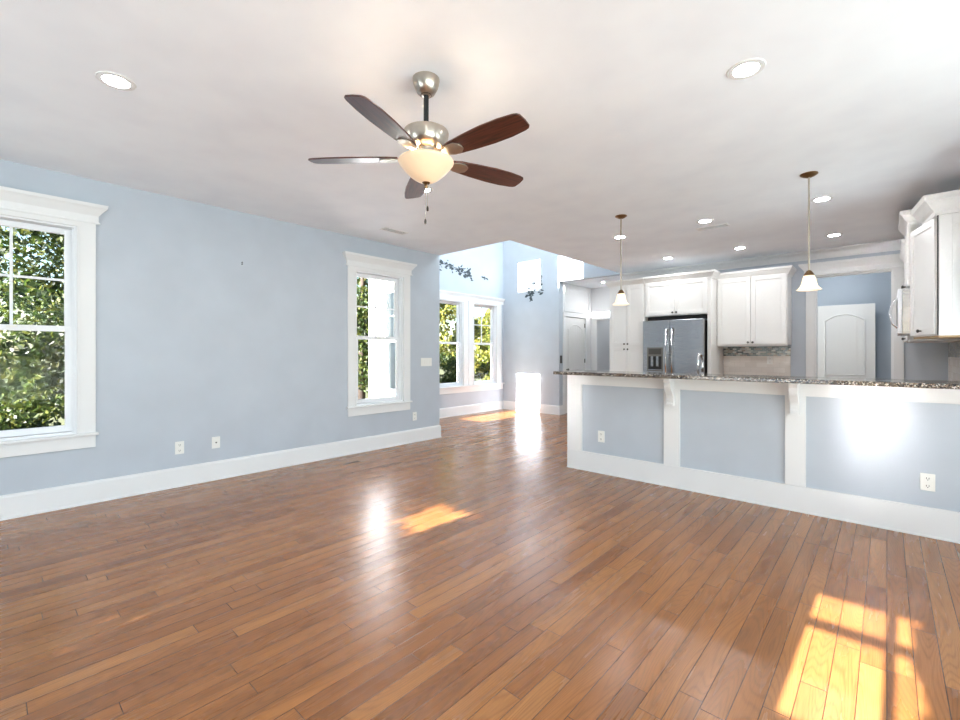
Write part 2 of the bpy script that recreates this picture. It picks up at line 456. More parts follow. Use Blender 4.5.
b = BM(); box(b, -5.15, 1.75, -2.55, 4.47, -0.15, 0); box(b, -6.63, 1.75, 4.47, 8.2, -0.15, 0); box(b, -5.15, 1.75, 8.2, 11.2, -0.15, 0)
struct('floor', b, 'floor', 'glossy brown oak plank floor running through every room', 'floor')
b = BM()
box(b, -5.15, 1.75, -2.55, YE, CEIL, CEIL+0.16)
box(b, XK, 1.75, YE, 8.2, CEIL, CEIL+0.16)
box(b, -5.15, -3.5, 8.2, 11.2, CEIL, CEIL+0.16)
box(b, -3.5, 1.75, 8.2, 11.2, CEIL, CEIL+0.16)
box(b, -5.0, XK, 8.1, 8.2, CEIL, CEIL+0.16)
struct('ceiling', b, 'ceil', 'flat off-white ceiling over the living room and kitchen', 'ceiling')
struct('ceiling_high', box(BM(), -6.63, -3.5, 4.47, 8.1, 5.4, 5.55), 'ceil', 'high white ceiling over the bright two storey corner', 'ceiling')

# window opening sizes (width 0.76)
W_Z0, W_Z1 = 0.60, 2.33
LW = [(-0.228, 0.532), (3.173, 3.933)]
b = wall_boxes(BM(), 'y', -2.55, YE, XL-T, XL, 0, CEIL, [(a, c, W_Z0, W_Z1) for a, c in LW])
struct('wall_left', b, 'blue', 'long pale blue wall with two white trimmed windows', 'wall')
FWIN = [(5.88, 6.64), (6.95, 7.71)]
b = wall_boxes(BM(), 'y', YE, YF, XB-T, XB, 0, 5.4, [(a, c, W_Z0, W_Z1) for a, c in FWIN])
struct('wall_window_side', b, 'blue', 'pale blue wall behind the pair of far windows', 'wall')
SWIN = (-6.24, -5.48)
CLER = [(-6.20, -5.46), (-5.17, -4.45)]
b = wall_boxes(BM(), 'x', -6.63, XL-T, YE-T, YE, 0, CEIL+0.16, [(*SWIN, W_Z0, W_Z1)])
wall_boxes(b, 'x', -6.63, -3.5, YE-T, YE, CEIL+0.16, 5.4, [(a, c, 3.97, 4.76) for a, c in CLER])
struct('wall_south', b, 'siding', 'white sided outer wall seen through the middle window', 'wall')
b = BM()
box(b, -6.63, XL, YF, 8.10, 0, 5.4); box(b, XL, -3.5, YF, 8.10, CEIL, 5.4)
struct('wall_far', b, 'blue', 'tall pale blue far wall with patches of sunlight', 'wall')
struct('wall_above_kitchen', wall_boxes(BM(), 'y', YE, YF, XK, -3.5, CEIL+0.16, 5.4, [(5.2, 7.4, 3.5, 4.9)]), 'blue', 'upper pale blue wall above the kitchen ceiling edge', 'wall')
OPX0, OPX1, OPZ = -0.77, 0.06, 2.385
b = wall_boxes(BM(), 'x', XK, XR+T, YK, YK+T, 0, CEIL, [(OPX0, OPX1, 0, OPZ)])
struct('wall_kitchen_back', b, 'blue', 'blue kitchen back wall with a tall cased opening', 'wall')
struct('wall_kitchen_right', wall_boxes(BM(), 'y', PF, YK, XR, XR+T, 0, CEIL, [(4.62, 5.30, 1.15, 2.3)]), 'blue', 'blue kitchen wall behind the right hand wall cabinets', 'wall')
struct('wall_stub', box(BM(), XR+T, XRL+T, PF, PF+T, 0, CEIL), 'blue', 'short blue wall where the breakfast bar ends', 'wall')
RWIN = [(-1.9, -0.3), (0.1, 1.7), (2.1, 3.7)]
b = wall_boxes(BM(), 'y', -2.55, PF, XRL, XRL+T, 0, CEIL, [(a, c, 0.3, 2.45) for a, c in RWIN])
struct('wall_right', b, 'blue', 'pale blue living room wall with three added windows', 'wall')
BWIN = [(-0.45, 0.27, 0.083, 2.527), (-3.25, -2.35, 0.6, 2.2)]
b = wall_boxes(BM(), 'x', XL-T+0.0, XRL+T, YB-T, YB, 0, CEIL, BWIN)
struct('wall_back', b, 'blue', 'pale blue wall behind the camera', 'wall')
# hall and the rooms behind the openings
HX0, HY = XL, 9.30
struct('wall_hall_left', wall_boxes(BM(), 'y', 8.10, 11.2, XL-T, XL, 0, CEIL, [(8.18, 9.04, 0, 2.04)]), 'white', 'white hall wall holding the arched panel door', 'wall')
b = wall_boxes(BM(), 'x', XL, -3.5, HY, HY+0.12, 0, CEIL, [(-4.85, -3.95, 0, 2.01)])
struct('wall_hall_back', b, 'white', 'white wall at the end of the hall with a doorway', 'wall')
struct('wall_hall_right', box(BM(), XK, -3.5, YK+T, HY, 0, CEIL), 'blue', 'hall wall behind the tall pantry cabinet', 'wall')
b = BM(); box(b, XL, -3.5, 10.9, 11.05, 0, CEIL)
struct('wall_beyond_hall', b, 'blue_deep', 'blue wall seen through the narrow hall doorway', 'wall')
b = BM(); box(b, -3.5, 0.72, 9.26, 9.41, 0, CEIL); box(b, 0.57, 0.72, 8.2, 9.26, 0, CEIL); wall_boxes(b, 'y', 8.2, 9.26, -1.9, -1.75, 0, CEIL, [(8.3, 9.0, 0.9, 2.2)]); box(b, -3.5, -3.35, 9.41, 10.9, 0, CEIL)
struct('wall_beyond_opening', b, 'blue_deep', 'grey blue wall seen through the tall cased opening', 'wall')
# roofs and outside ground
b = BM(); box(b, -5.35, 2.1, -2.98, 4.46, CEIL+0.20, CEIL+0.26); box(b, -3.49, 2.1, 4.46, 11.3, CEIL+0.20, CEIL+0.26)
struct('roof', b, 'roof', 'low grey roof over the living room and kitchen', 'roof')
struct('trim_7', box(BM(), -5.35, 2.1, -3.02, -2.98, 2.486, CEIL+0.26), 'white', 'white eave board along the roof edge behind the camera', 'eave board')
struct('roof_high', box(BM(), -6.9, -3.3, 4.2, 8.4, 5.56, 5.66), 'roof', 'grey roof over the two storey corner', 'roof')
M['concrete'] = mat('pale concrete', srgb(206, 202, 194), 0.9, vary=0.08, vscale=5)
struct('bounce_path', box(BM(), -6.45, -5.25, -6.0, 4.3, -0.45, -0.38), 'concrete', 'pale walk added outside the blue wall to bounce sun onto the ceiling', 'path')  # unseen slab, added as a sun reflector for the ceiling
struct('ground_outside', box(BM(), -45, 30, -40, 40, -0.65, -0.45), 'ground', 'leaf strewn lawn outside the windows', 'ground')

# ------------------------------------------------------------------ trim
BB = [(0, 0), (0.022, 0), (0.022, 0.012), (0.016, 0.02), (0.016, 0.165), (0.010, 0.182), (0.0, 0.188)]
def baseboard(name, path, label, side=1):
    return struct(name, sweep(BM(), BB, path, side), 'white', label, 'baseboard')
baseboard('baseboard_left', [(XL, YB), (XL, YE), (XL-0.15, YE)], 'tall white baseboard along the long blue wall')
baseboard('baseboard_far', [(XL-0.15, YE+0.0), (XB, YE), (XB, YF), (XL, YF), (XL, YF+0.14)], 'white baseboard round the bright far corner')
baseboard('baseboard_back', [(XRL, YB), (XL, YB)], 'white baseboard behind the camera')
CROWN = [(0, 0), (0.012, 0.0), (0.016, 0.015), (0.03, 0.03), (0.055, 0.075), (0.085, 0.095), (0.095, 0.11), (0.095, 0.125), (0, 0.125)]
def shift(p, z): return [(o, q+z) for o, q in p]
struct('trim_1', sweep(BM(), shift(CROWN, CEIL-0.125), [(XK, YK), (XR, YK), (XR, PF+0.15)]), 'white', 'white crown molding along the top of the kitchen wall', 'crown molding')

# cased opening in the kitchen back wall
HEADC = [(0, 0), (0.03, 0.0), (0.03, 0.012), (0.02, 0.018), (0.02, 0.07), (0.03, 0.085), (0.06, 0.125), (0.075, 0.14), (0.08, 0.165), (0, 0.165)]
def head_crown(bm, x0, x1, z, sc=1.0):
    """local: wall along x, room at -y"""
    prof = [(o*sc, q*sc+z) for o, q in HEADC]
    return sweep(bm, prof, [(x0, 0.0), (x0, -0.001), (x1, -0.001), (x1, 0.0)], side=1)
t = thing('trim_2', 'tall white cased opening with crowned header in the kitchen wall', 'doorway trim', (0, 0, 0), 0, kind='structure')
b = BM(); box(b, OPX0-0.105, OPX0, YK-0.022, YK, 0, OPZ); obj('side_casing', b, 'white', t, 0.004)
b = BM(); box(b, OPX1, OPX1+0.105, YK-0.022, YK, 0, OPZ); obj('side_casing', b, 'white', t, 0.004)
b = BM(); head_crown(b, OPX0-0.105, OPX1+0.105, 0, 1.06)
bmesh.ops.translate(b, verts=b.verts[:], vec=(0, YK, OPZ)); obj('header', b, 'white', t)
b = BM(); box(b, OPX0, OPX0+0.018, YK, YK+T, 0, OPZ); box(b, OPX1-0.018, OPX1, YK, YK+T, 0, OPZ); box(b, OPX0+0.018, OPX1-0.018, YK, YK+T, OPZ-0.018, OPZ)
obj('jamb', b, 'white', t)
# hall doorway casing
t = thing('trim_3', 'narrow white doorway casing at the end of the hall', 'doorway trim', kind='structure')
b = BM(); box(b, -4.96, -4.85, HY-0.02, HY, 0, 2.01); obj('side_casing', b, 'white', t, 0.004)
b = BM(); box(b, -3.95, -3.84, HY-0.02, HY, 0, 2.01); obj('side_casing', b, 'white', t, 0.004)
b = BM(); box(b, -4.96, -3.84, HY-0.02, HY, 2.01, 2.12); obj('header', b, 'white', t, 0.004)
# raised panel above the hall door
t = thing('trim_4', 'white recessed panel above the arched hall door', 'wall panel', kind='structure')
b = BM(); box(b, XL, XL+0.02, 8.14, 8.22, 2.14, 2.70); box(b, XL, XL+0.02, 9.17, 9.25, 2.14, 2.70); box(b, XL, XL+0.02, 8.22, 9.17, 2.63, 2.70); box(b, XL, XL+0.02, 8.22, 9.17, 2.14, 2.22)
obj('panel_frame', b, 'white', t, 0.004)

# ------------------------------------------------------------------ windows (local: x along wall, y outwards, z up, interior face at y=0)
def window(name, loc, rz, w, z0, z1, label, casing=(0.12, 0.12), crown=True, grid=(2, 2), stool=True, double_hung=True, outside=False, parent=None, grid_low=None, bar=0.009):
    t = parent or thing(name, label, 'window', loc, rz, kind='structure')
    h = w/2
    b = BM()
    box(b, -h, -h+0.02, 0, T, z0, z1); box(b, h-0.02, h, 0, T, z0, z1); box(b, -h+0.02, h-0.02, 0, T, z1-0.02, z1); box(b, -h+0.02, h-0.02, 0, T, z0, z0+0.02)
    # parting stops
    box(b, -h+0.02, -h+0.032, 0.035, 0.047, z0+0.02, z1-0.02); box(b, h-0.032, h-0.02, 0.035, 0.047, z0+0.02, z1-0.02)
    obj('jamb', b, 'vinyl', t)
    if casing:
        for s, cw in ((-1, casing[0]), (1, casing[1])):
            b = BM(); xa, xb = sorted((s*(h-0.006), s*(h-0.006+cw)))
            box(b, xa, xb, -0.02, 0, z0, z1)
            xi = s*(h-0.006); xa, xb = sorted((xi, xi+s*0.018)); box(b, xa, xb, -0.027, -0.02, z0, z1)
            obj('side_casing', b, 'white', t, 0.003)
        b = BM(); box(b, -h-casing[0]+0.006, h+casing[1]-0.006, -0.02, 0, z1-0.006, z1+0.04)
        obj('head_casing', b, 'white', t, 0.003)
        if crown:
            b = BM(); head_crown(b, -h-casing[0]+0.006, h+casing[1]-0.006, z1+0.035, 0.96)
            obj('head_crown', b, 'white', t)
        if stool:
            b = BM(); box(b, -h-casing[0]-0.012, h+casing[1]+0.012, -0.045, 0.03, z0-0.022, z0); obj('stool', b, 'white', t, 0.005)
            b = BM(); box(b, -h-casing[0]+0.006, h+casing[1]-0.006, -0.018, 0, z0-0.125, z0-0.022); obj('apron', b, 'white', t, 0.003)
    if outside:
        b = BM()
        box(b, -h-0.09, -h, T, T+0.025, z0-0.05, z1+0.09); box(b, h, h+0.09, T, T+0.025, z0-0.05, z1+0.09); box(b, -h, h, T, T+0.025, z1, z1+0.09); box(b, -h-0.02, h+0.02, T+0.001, T+0.045, z0-0.05, z0)
        obj('outer_casing', b, 'vinyl', t)
    def sash(nm, za, zb, y, cols, rows, st=0.05, top=0.045, bot=0.045):
        x0, x1 = -h+0.022, h-0.022
        b = BM()
        box(b, x0, x0+st, y, y+0.035, za, zb); box(b, x1-st, x1, y, y+0.035, za, zb)
        box(b, x0+st, x1-st, y, y+0.035, zb-top, zb); box(b, x0+st, x1-st, y, y+0.035, za, za+bot)
        s = obj(nm, b, 'vinyl', t, 0.003)
        b = BM(); box(b, x0+st, x1-st, y+0.015, y+0.019, za+bot, zb-top); obj('glass_pane', b, 'glass', s)
        if cols > 1 or rows > 1:
            b = BM()
            for i in range(1, cols):
                x = x0+st+(x1-x0-2*st)*i/cols; box(b, x-bar, x+bar, y+0.008, y+0.026, za+bot, zb-top)
            for j in range(1, rows):
                z = za+bot+(zb-top-za-bot)*j/rows
                box(b, x0+st, x1-st, y+0.0085, y+0.0255, z-bar, z+bar)
            obj('muntin_grid', b, 'vinyl', s)
        return s
    if double_hung:
        zm = (z0+z1)/2 + 0.005
        sash('upper_sash', zm-0.02, z1-0.022, 0.088, *grid)
        s = sash('lower_sash', z0+0.022, zm+0.025, 0.048, *(grid_low or (1, 1)), bot=0.05)
        b = BM(); box(b, -0.03, 0.03, 0.036, 0.05, zm+0.002, zm+0.018); obj('sash_lock', b, 'plastic', s)
    else:
        sash('sash', z0+0.022, z1-0.022, 0.07, *grid)
    return t

WW = W_Z1-W_Z0
for i, (a, c) in enumerate(LW):
    lab = ['white double hung window at the left edge with trees beyond', 'white double hung window midway along the blue wall beside the switches'][i]
    window('window_%d' % (i+1), (XL, (a+c)/2, 0), R(90), c-a, W_Z0, W_Z1, lab)
# the paired windows in the tall room share a head and a sill
for i, (a, c) in enumerate(FWIN):
    lab = ['nearer of the paired far windows, partly behind the wall corner', 'farther of the paired windows, next to the bright room corner'][i]
    window('window_%d' % (i+3), (XB, (a+c)/2, 0), R(90), c-a, W_Z0, W_Z1, lab, casing=((0.16, 0.155), (0.155, 0.17))[i], crown=False, stool=False, grid=((1, 1), (2, 2))[i])
t = thing('trim_5', 'white head band and sill shared by the paired far windows', 'window trim', (XB, 0, 0), R(90), kind='structure')
b = BM(); prof = [(o*0.75, q*0.8+2.365) for o, q in HEADC]; sweep(b, prof, [(5.66, -0.001), (7.95, -0.001)]); obj('head_band', b, 'white', t)
b = BM(); box(b, 5.68, 7.94, -0.055, 0.0, W_Z0-0.024, W_Z0); obj('stool', b, 'white', t, 0.004)
b = BM(); box(b, 5.70, 7.93, -0.018, 0, W_Z0-0.14, W_Z0-0.024); obj('apron', b, 'white', t, 0.003)
window('window_5', ((SWIN[0]+SWIN[1])/2, YE, 0), R(180), SWIN[1]-SWIN[0], W_Z0, W_Z1, 'dark outer window in the white siding, seen through the middle window', outside=True)
for i, (a, c) in enumerate(CLER):
    window('window_%d' % (i+6), ((a+c)/2, YE, 0), R(180), c-a, 3.97, 4.76, ['high window letting sun onto the far wall near the corner', 'high window letting sun onto the far wall above the hall'][i], crown=False, stool=False, casing=None, double_hung=False, grid=(1, 1))
for i, (a, c) in enumerate(RWIN):
    window('window_%d' % (i+8), (XRL, (a+c)/2, 0), R(-90), c-a, 0.3, 2.45, ['large unseen window added for light beside the camera, backmost', 'large unseen window added for light beside the camera, middle', 'large unseen window added for light beside the camera, nearest the bar'][i], double_hung=False, grid=(2, 2))  # out-of-view windows, made up to bring light in from the right
window('window_15', (XK, 6.3, 0), R(-90), 2.2, 3.5, 4.9, 'high unseen window added above the kitchen to light the two storey corner', crown=False, stool=False, casing=None, double_hung=False, grid=(3, 1))  # made-up opening for the tall-room fill
window('window_14', (-1.75, 8.65, 0), R(90), 0.7, 0.9, 2.2, 'unseen window added to light the room beyond the cased opening', casing=(0.07, 0.07))  # made-up opening for the fill in the side room
window('window_13', (XR, 4.96, 0), R(-90), 0.68, 1.15, 2.3, 'unseen window added by the sink end to light the kitchen ceiling', casing=(0.07, 0.07))  # made-up opening for the kitchen ceiling fill
for i, (a, c, z0, z1) in enumerate(BWIN):
    window('window_%d' % (i+11), ((a+c)/2, YB, 0), R(180), c-a, z0, z1, ['glazed door window behind the camera throwing sun on the floor', 'shaded window behind the camera'][i], double_hung=(i == 1), grid=((2, 7), (2, 2))[i], bar=(0.020, 0.009)[i])

# ------------------------------------------------------------------ doors
def arch_pts(x0, x1, z0, zs, rise, n=14):
    pts = [(x0, z0), (x1, z0)]
    for i in range(n+1):
        u = i/n; x = x1+(x0-x1)*u
        pts.append((x, zs+rise*(1-(2*u-1)**2)))
    return pts
def door_leaf(t, w, h):
    """local: x along width 0..w, room at -y"""
    b = BM(); box(b, 0, w, 0, 0.035, 0.008, h); obj('leaf', b, 'door', t, 0.003)
    for nm, za, zb, rise in (('upper_panel', 0.92, h-0.24, 0.10), ('lower_panel', 0.16, 0.78, 0.0)):
        b = BM()
        x0, x1 = 0.115, w-0.115
        o = arch_pts(x0, x1, za, zb, rise); i_ = arch_pts(x0+0.02, x1-0.02, za+0.02, zb-0.02, rise)
        A = [b.verts.new((x, -0.001, z)) for x, z in o]; B = [b.verts.new((x, -0.012, z)) for x, z in [(p[0]*0.5+q[0]*0.5, p[1]*0.5+q[1]*0.5) for p, q in zip(o, i_)]]
        C = [b.verts.new((x, -0.001, z)) for x, z in i_]
        n = len(o)
        for P, Q in ((A, B), (B, C)):
            for k in range(n): b.faces.new((P[k], Q[k], Q[(k+1) % n], P[(k+1) % n]))
        # vertical planks inside the moulding
        nb = 6; xs0, xs1 = x0+0.028, x1-0.028
        for k in range(nb):
            xa = xs0+(xs1-xs0)*k/nb+0.002; xb = xs0+(xs1-xs0)*(k+1)/nb-0.002
            top = lambda x: zb-0.03+rise*(1-(2*(x-x0)/(x1-x0)-1)**2)
            prism(b, [(xa, za+0.03), (xb, za+0.03), (xb, top(xb)), (xa, top(xa))], 'y', -0.006, 0.0)
        obj(nm, b, 'door', t)

t = thing('door_1', 'white arched panel door in the hall with dark hinges', 'door', (XL-0.012, 8.19, 0), R(90), kind='structure')
door_leaf(t, 0.84, 2.03)
for z in (1.10, 1.88, 0.25):
    b = BM(); box(b, 0.828, 0.852, -0.012, 0.0, z-0.045, z+0.045); obj('hinge', b, 'pewter', t)
b = BM(); tube(b, [(0.07, 0.0, 0.92), (0.07, -0.03, 0.92)], 0.012); lathe_c = [(0.0, -0.02), (0.022, -0.014), (0.028, 0.0), (0.022, 0.014), (0.0, 0.02)]
k = BM(); lathe(k, lathe_c, 20); bmesh.ops.rotate(k, verts=k.verts[:], cent=(0, 0, 0), matrix=Matrix.Rotation(R(90), 3, 'X')); bmesh.ops.translate(k, verts=k.verts[:], vec=(0.07, -0.045, 0.92))
me = bpy.data.meshes.new('tmp'); k.to_mesh(me); k.free(); b.from_mesh(me); bpy.data.meshes.remove(me)
obj('door_knob', b, 'pewter', t, smooth=True)
t = thing('trim_6', 'white casing around the arched hall door', 'doorway trim', kind='structure')
b = BM(); box(b, XL, XL+0.02, 8.09, 8.18, 0, 2.04); obj('side_casing', b, 'white', t, 0.003)
b = BM(); box(b, XL, XL+0.02, 9.04, 9.14, 0, 2.04); obj('side_casing', b, 'white', t, 0.003)
b = BM(); box(b, XL, XL+0.02, 8.09, 9.14, 2.04, 2.13); obj('head_casing', b, 'white', t, 0.003)

t = thing('door_2', 'white arched plank door seen through the tall cased opening', 'door', (-0.865, 9.10, 0), 0, kind='structure')
door_leaf(t, 0.735, 2.03)

# ------------------------------------------------------------------ breakfast bar
t = thing('breakfast_bar', 'long white framed breakfast bar with three blue panels', 'breakfast bar', (0, PF, 0))
X0, X1, ZT = -2.648, 0.57, 1.043
b = BM(); box(b, X0+0.012, X1, 0.012, 0.14, 0, ZT-0.02); obj('blue_panel_wall', b, 'blue', t)
b = BM(); box(b, X0, X1, -0.012, 0.012, 0, 0.205); obj('bottom_rail', b, 'white', t, 0.004)
b = BM(); box(b, X0, X1, -0.018, -0.012, 0, 0.012); obj('shoe_molding', b, 'white', t)
b = BM(); box(b, X0, X1, -0.012, 0.012, 0.928, ZT); obj('top_rail', b, 'white', t, 0.004)
STILES = [(X0, -2.468), (-1.588, -1.44), (-0.616, -0.477)]
for a, c in STILES:
    b = BM(); box(b, a, c, -0.012, 0.012, 0.205, 0.928); obj('stile', b, 'white', t, 0.004)
b = BM(); box(b, X0, X0+0.012, 0.012, 0.14, 0, ZT); obj('end_panel', b, 'white', t, 0.002)
for xc in (-1.514, -0.546):
    b = BM()
    pts = [(-0.012, 1.043), (-0.15, 1.043), (-0.15, 1.018), (-0.138, 1.008)]
    for i in range(9):
        u = i/8; pts.append((-0.13+0.075*u - 0.015*math.sin(u*PI*2), 0.995-0.165*u))
    pts += [(-0.05, 0.815), (-0.05, 0.80), (-0.062, 0.797), (-0.062, 0.775), (-0.012, 0.775)]
    prism(b, pts, 'x', xc-0.030, xc+0.030)
    c = obj('corbel', b, 'white', t, 0.004)
b = BM(); box(b, X0-0.008, XR, 4.105, 4.60, ZT, ZT+0.033)
tag(obj('granite_bar_top', b, 'granite', None, 0.006), 'speckled brown granite top on the breakfast bar', 'countertop')
# sink counter behind the bar
t = thing('sink_counter', 'lower granite sink counter behind the breakfast bar', 'counter', (0, 0, 0))
b = BM(); box(b, -2.64, XR-0.006, 4.535, 5.14, 0, 0.875); obj('base_cabinet', b, 'cab', t)
b = BM(); box(b, -2.66, XR-0.006, 4.532, 5.17, 0.875, 0.905); obj('worktop', b, 'granite', t, 0.004)
t = thing('kitchen_faucet', 'chrome gooseneck faucet rising behind the granite bar', 'faucet', (-1.43, 4.90, 0.905))
b = BM(); lathe(b, [(0.03, 0), (0.03, 0.012), (0.018, 0.03), (0.015, 0.06), (0.0, 0.06)], 20); obj('base', b, 'chrome', t, smooth=True)
pts = [(0, 0, 0.05), (0, 0, 0.27)]
for i in range(1, 13):
    a = PI*i/12; pts.append((0.0, 0.075-0.075*math.cos(a), 0.27+0.085*math.sin(a)))
pts += [(0, 0.15, 0.22), (0, 0.15, 0.17)]
b = BM(); tube(b, pts, 0.012, 12); obj('spout', b, 'chrome', t, smooth='all')
b = BM(); tube(b, [(0.015, 0, 0.06), (0.05, 0, 0.085), (0.085, 0, 0.13)], [0.009, 0.007, 0.006], 8); obj('lever', b, 'chrome', t, smooth='all')

# ------------------------------------------------------------------ cabinets (local: x along the front, front face at y=0 facing -y)
def knob(par, x, z, m='pewter'):
    b = BM()
    lathe(b, [(0.0, 0.0), (0.006, 0.001), (0.006, 0.014), (0.014, 0.02), (0.016, 0.028), (0.010, 0.034), (0.0, 0.035)], 14)
    bmesh.ops.rotate(b, verts=b.verts[:], cent=(0, 0, 0), matrix=Matrix.Rotation(R(90), 3, 'X'))
    bmesh.ops.translate(b, verts=b.verts[:], vec=(x, -0.021, z))
    return obj('knob', b, m, par, smooth=True)
def shaker(par, x0, x1, z0, z1, kx=None, kz=None, st=0.058):
    b = BM(); g = 0.002; x0 += g; x1 -= g; z0 += g; z1 -= g
    box(b, x0, x0+st, -0.021, -0.001, z0, z1); box(b, x1-st, x1, -0.021, -0.001, z0, z1)
    box(b, x0+st, x1-st, -0.021, -0.001, z1-st, z1); box(b, x0+st, x1-st, -0.021, -0.001, z0, z0+st)
    box(b, x0+st, x1-st, -0.012, -0.001, z0+st, z1-st)
    # inner bead
    for q in ((x0+st, x0+st+0.006, z0+st, z1-st), (x1-st-0.006, x1-st, z0+st, z1-st)): box(b, q[0], q[1], -0.016, -0.012, q[2], q[3])
    box(b, x0+st+0.006, x1-st-0.006, -0.016, -0.012, z1-st-0.006, z1-st); box(b, x0+st+0.006, x1-st-0.006, -0.016, -0.012, z0+st, z0+st+0.006)
    d = obj('door', b, 'cab', par, 0.0025)
    if kx is not None: knob(d, kx, kz)
    return d
CABC = [(0, 0), (0.012, 0.0), (0.016, 0.02), (0.03, 0.035), (0.05, 0.07), (0.06, 0.08), (0.064, 0.11), (0, 0.11)]
def cab_crown(par, path, z, sc=1.0, side=1, osc=None):
    return obj('crown', sweep(BM(), [(o*(osc or sc), q*sc+z) for o, q in CABC], path, side), 'cab', par)

# tall pantry
t = thing('pantry_cabinet', 'tall white pantry cabinet left of the steel refrigerator', 'cabinet', (-3.605, 7.37, 0))
b = BM(); box(b, 0, 0.625, 0, 0.66, 0.09, 2.43); box(b, 0.02, 0.605, 0.07, 0.66, 0, 0.09); obj('body', b, 'cab', t, 0.002)
for i, (a, c) in enumerate(((0.012, 0.318), (0.318, 0.613))):
    kx = 0.318 - 0.03 if i == 0 else 0.318 + 0.03
    shaker(t, a, c, 1.395, 2.415, kx, 1.425)
    shaker(t, a, c, 0.11, 1.375, kx, 1.335)
cab_crown(t, [(0, 0.3), (0, 0), (0.625, 0)], 2.41)
# cabinet over the refrigerator with its tall side panel
t = thing('refrigerator_cabinet', 'white two door cabinet with side panel over the refrigerator', 'cabinet', (-2.975, 7.37, 0))
b = BM(); box(b, 0, 0.957, 0, 0.66, 1.87, 2.43); obj('body', b, 'cab', t, 0.002)
b = BM(); box(b, 0.957, 1.010, 0, 0.66, 0, 2.43); obj('side_panel', b, 'cab', t, 0.002)
shaker(t, 0.012, 0.485, 1.885, 2.415, 0.455, 1.915); shaker(t, 0.485, 0.957, 1.885, 2.415, 0.515, 1.915)
cab_crown(t, [(0.0, 0), (1.010, 0), (1.010, 0.24)], 2.41)
b = BM(); box(b, 0.0, 0.957, 0.12, 0.13, 1.80, 1.87); obj('shadow_gap', b, 'dark', t)
# wall cabinet right of it
t = thing('wall_cabinet', 'white two door wall cabinet above the mosaic backsplash', 'cabinet', (-1.963, 7.68, 0))
b = BM(); box(b, 0, 0.915, 0, 0.365, 1.395, 2.42); obj('body', b, 'cab', t, 0.002)
b = BM(); box(b, 0.0, 0.915, 0.0, 0.02, 1.375, 1.395); obj('light_rail', b, 'cab', t, 0.002)
shaker(t, 0.012, 0.46, 1.40, 2.405, 0.43, 1.43); shaker(t, 0.46, 0.903, 1.40, 2.405, 0.49, 1.43)
cab_crown(t, [(0.0, 0), (0.915, 0), (0.915, 0.365)], 2.395)
# backsplash
struct('backsplash_tile', box(BM(), -1.96, -1.06, YK-0.012, YK, 0.91, 1.225), 'subway_x', 'beige tile backsplash under the two door wall cabinet', 'backsplash')
struct('backsplash_mosaic', box(BM(), -1.96, -1.06, YK-0.014, YK, 1.225, 1.37), 'mosaic_x', 'grey mosaic tile band under the two door wall cabinet', 'backsplash')
struct('backsplash_tile_side', box(BM(), XR-0.012, XR, 5.3, 7.95, 0.91, 1.225), 'subway_y', 'beige tile backsplash under the right hand wall cabinets', 'backsplash')
struct('backsplash_mosaic_side', box(BM(), XR-0.014, XR, 5.3, 7.95, 1.225, 1.40), 'mosaic_y', 'green grey mosaic tile band under the right hand wall cabinets', 'backsplash')

# refrigerator
t = thing('refrigerator', 'stainless steel french door refrigerator with water dispenser', 'refrigerator', (-2.945, 7.22, 0))
FWd, FH = 0.915, 1.79
b = BM(); box(b, 0.01, FWd-0.01, 0.06, 0.75, 0.03, FH-0.02); obj('body', b, 'pewter', t, 0.004)
for i, (a, c) in enumerate(((0, 0.425), (0.431, FWd))):
    b = BM(); box(b, a, c, -0.02, 0.055, 0.66, FH); d = obj('door', b, 'steel', t, 0.012, seg=3)
    hx = 0.385 if i == 0 else 0.475
    h = BM(); tube(h, [(hx, -0.02, 0.80), (hx, -0.065, 0.82), (hx, -0.072, 1.2), (hx, -0.065, 1.64), (hx, -0.02, 1.66)], 0.015, 12); obj('handle', h, 'chrome', d, smooth='all')
    if i == 0:
        h = BM(); box(h, 0.075, 0.325, -0.024, -0.02, 0.98, 1.36); p = obj('dispenser', h, 'slot', d)
        h = BM(); box(h, 0.095, 0.305, -0.027, -0.024, 1.0, 1.22); obj('dispenser_recess', h, 'dark', d)
        h = BM(); box(h, 0.14, 0.175, -0.045, -0.027, 1.06, 1.22); box(h, 0.225, 0.26, -0.045, -0.027, 1.06, 1.22); obj('dispenser_paddle', h, 'steel', d, 0.003)
        h = BM(); box(h, 0.095, 0.305, -0.04, -0.027, 1.0, 1.012); obj('drip_tray', h, 'steel', d)
        h = BM(); box(h, 0.10, 0.30, -0.027, -0.024, 1.25, 1.34); obj('control_panel', h, 'pewter', d)
b = BM(); box(b, 0, FWd, -0.02, 0.055, 0.05, 0.65); d = obj('freezer_drawer', b, 'steel', t, 0.012, seg=3)
h = BM(); tube(h, [(0.1, -0.02, 0.58), (0.11, -0.065, 0.58), (0.8, -0.065, 0.58), (0.81, -0.02, 0.58)], 0.014, 12); obj('handle', h, 'chrome', d, smooth='all')
b = BM(); box(b, 0.02, FWd-0.02, 0.02, 0.7, 0, 0.05); obj('kick_plate', b, 'dark', t)

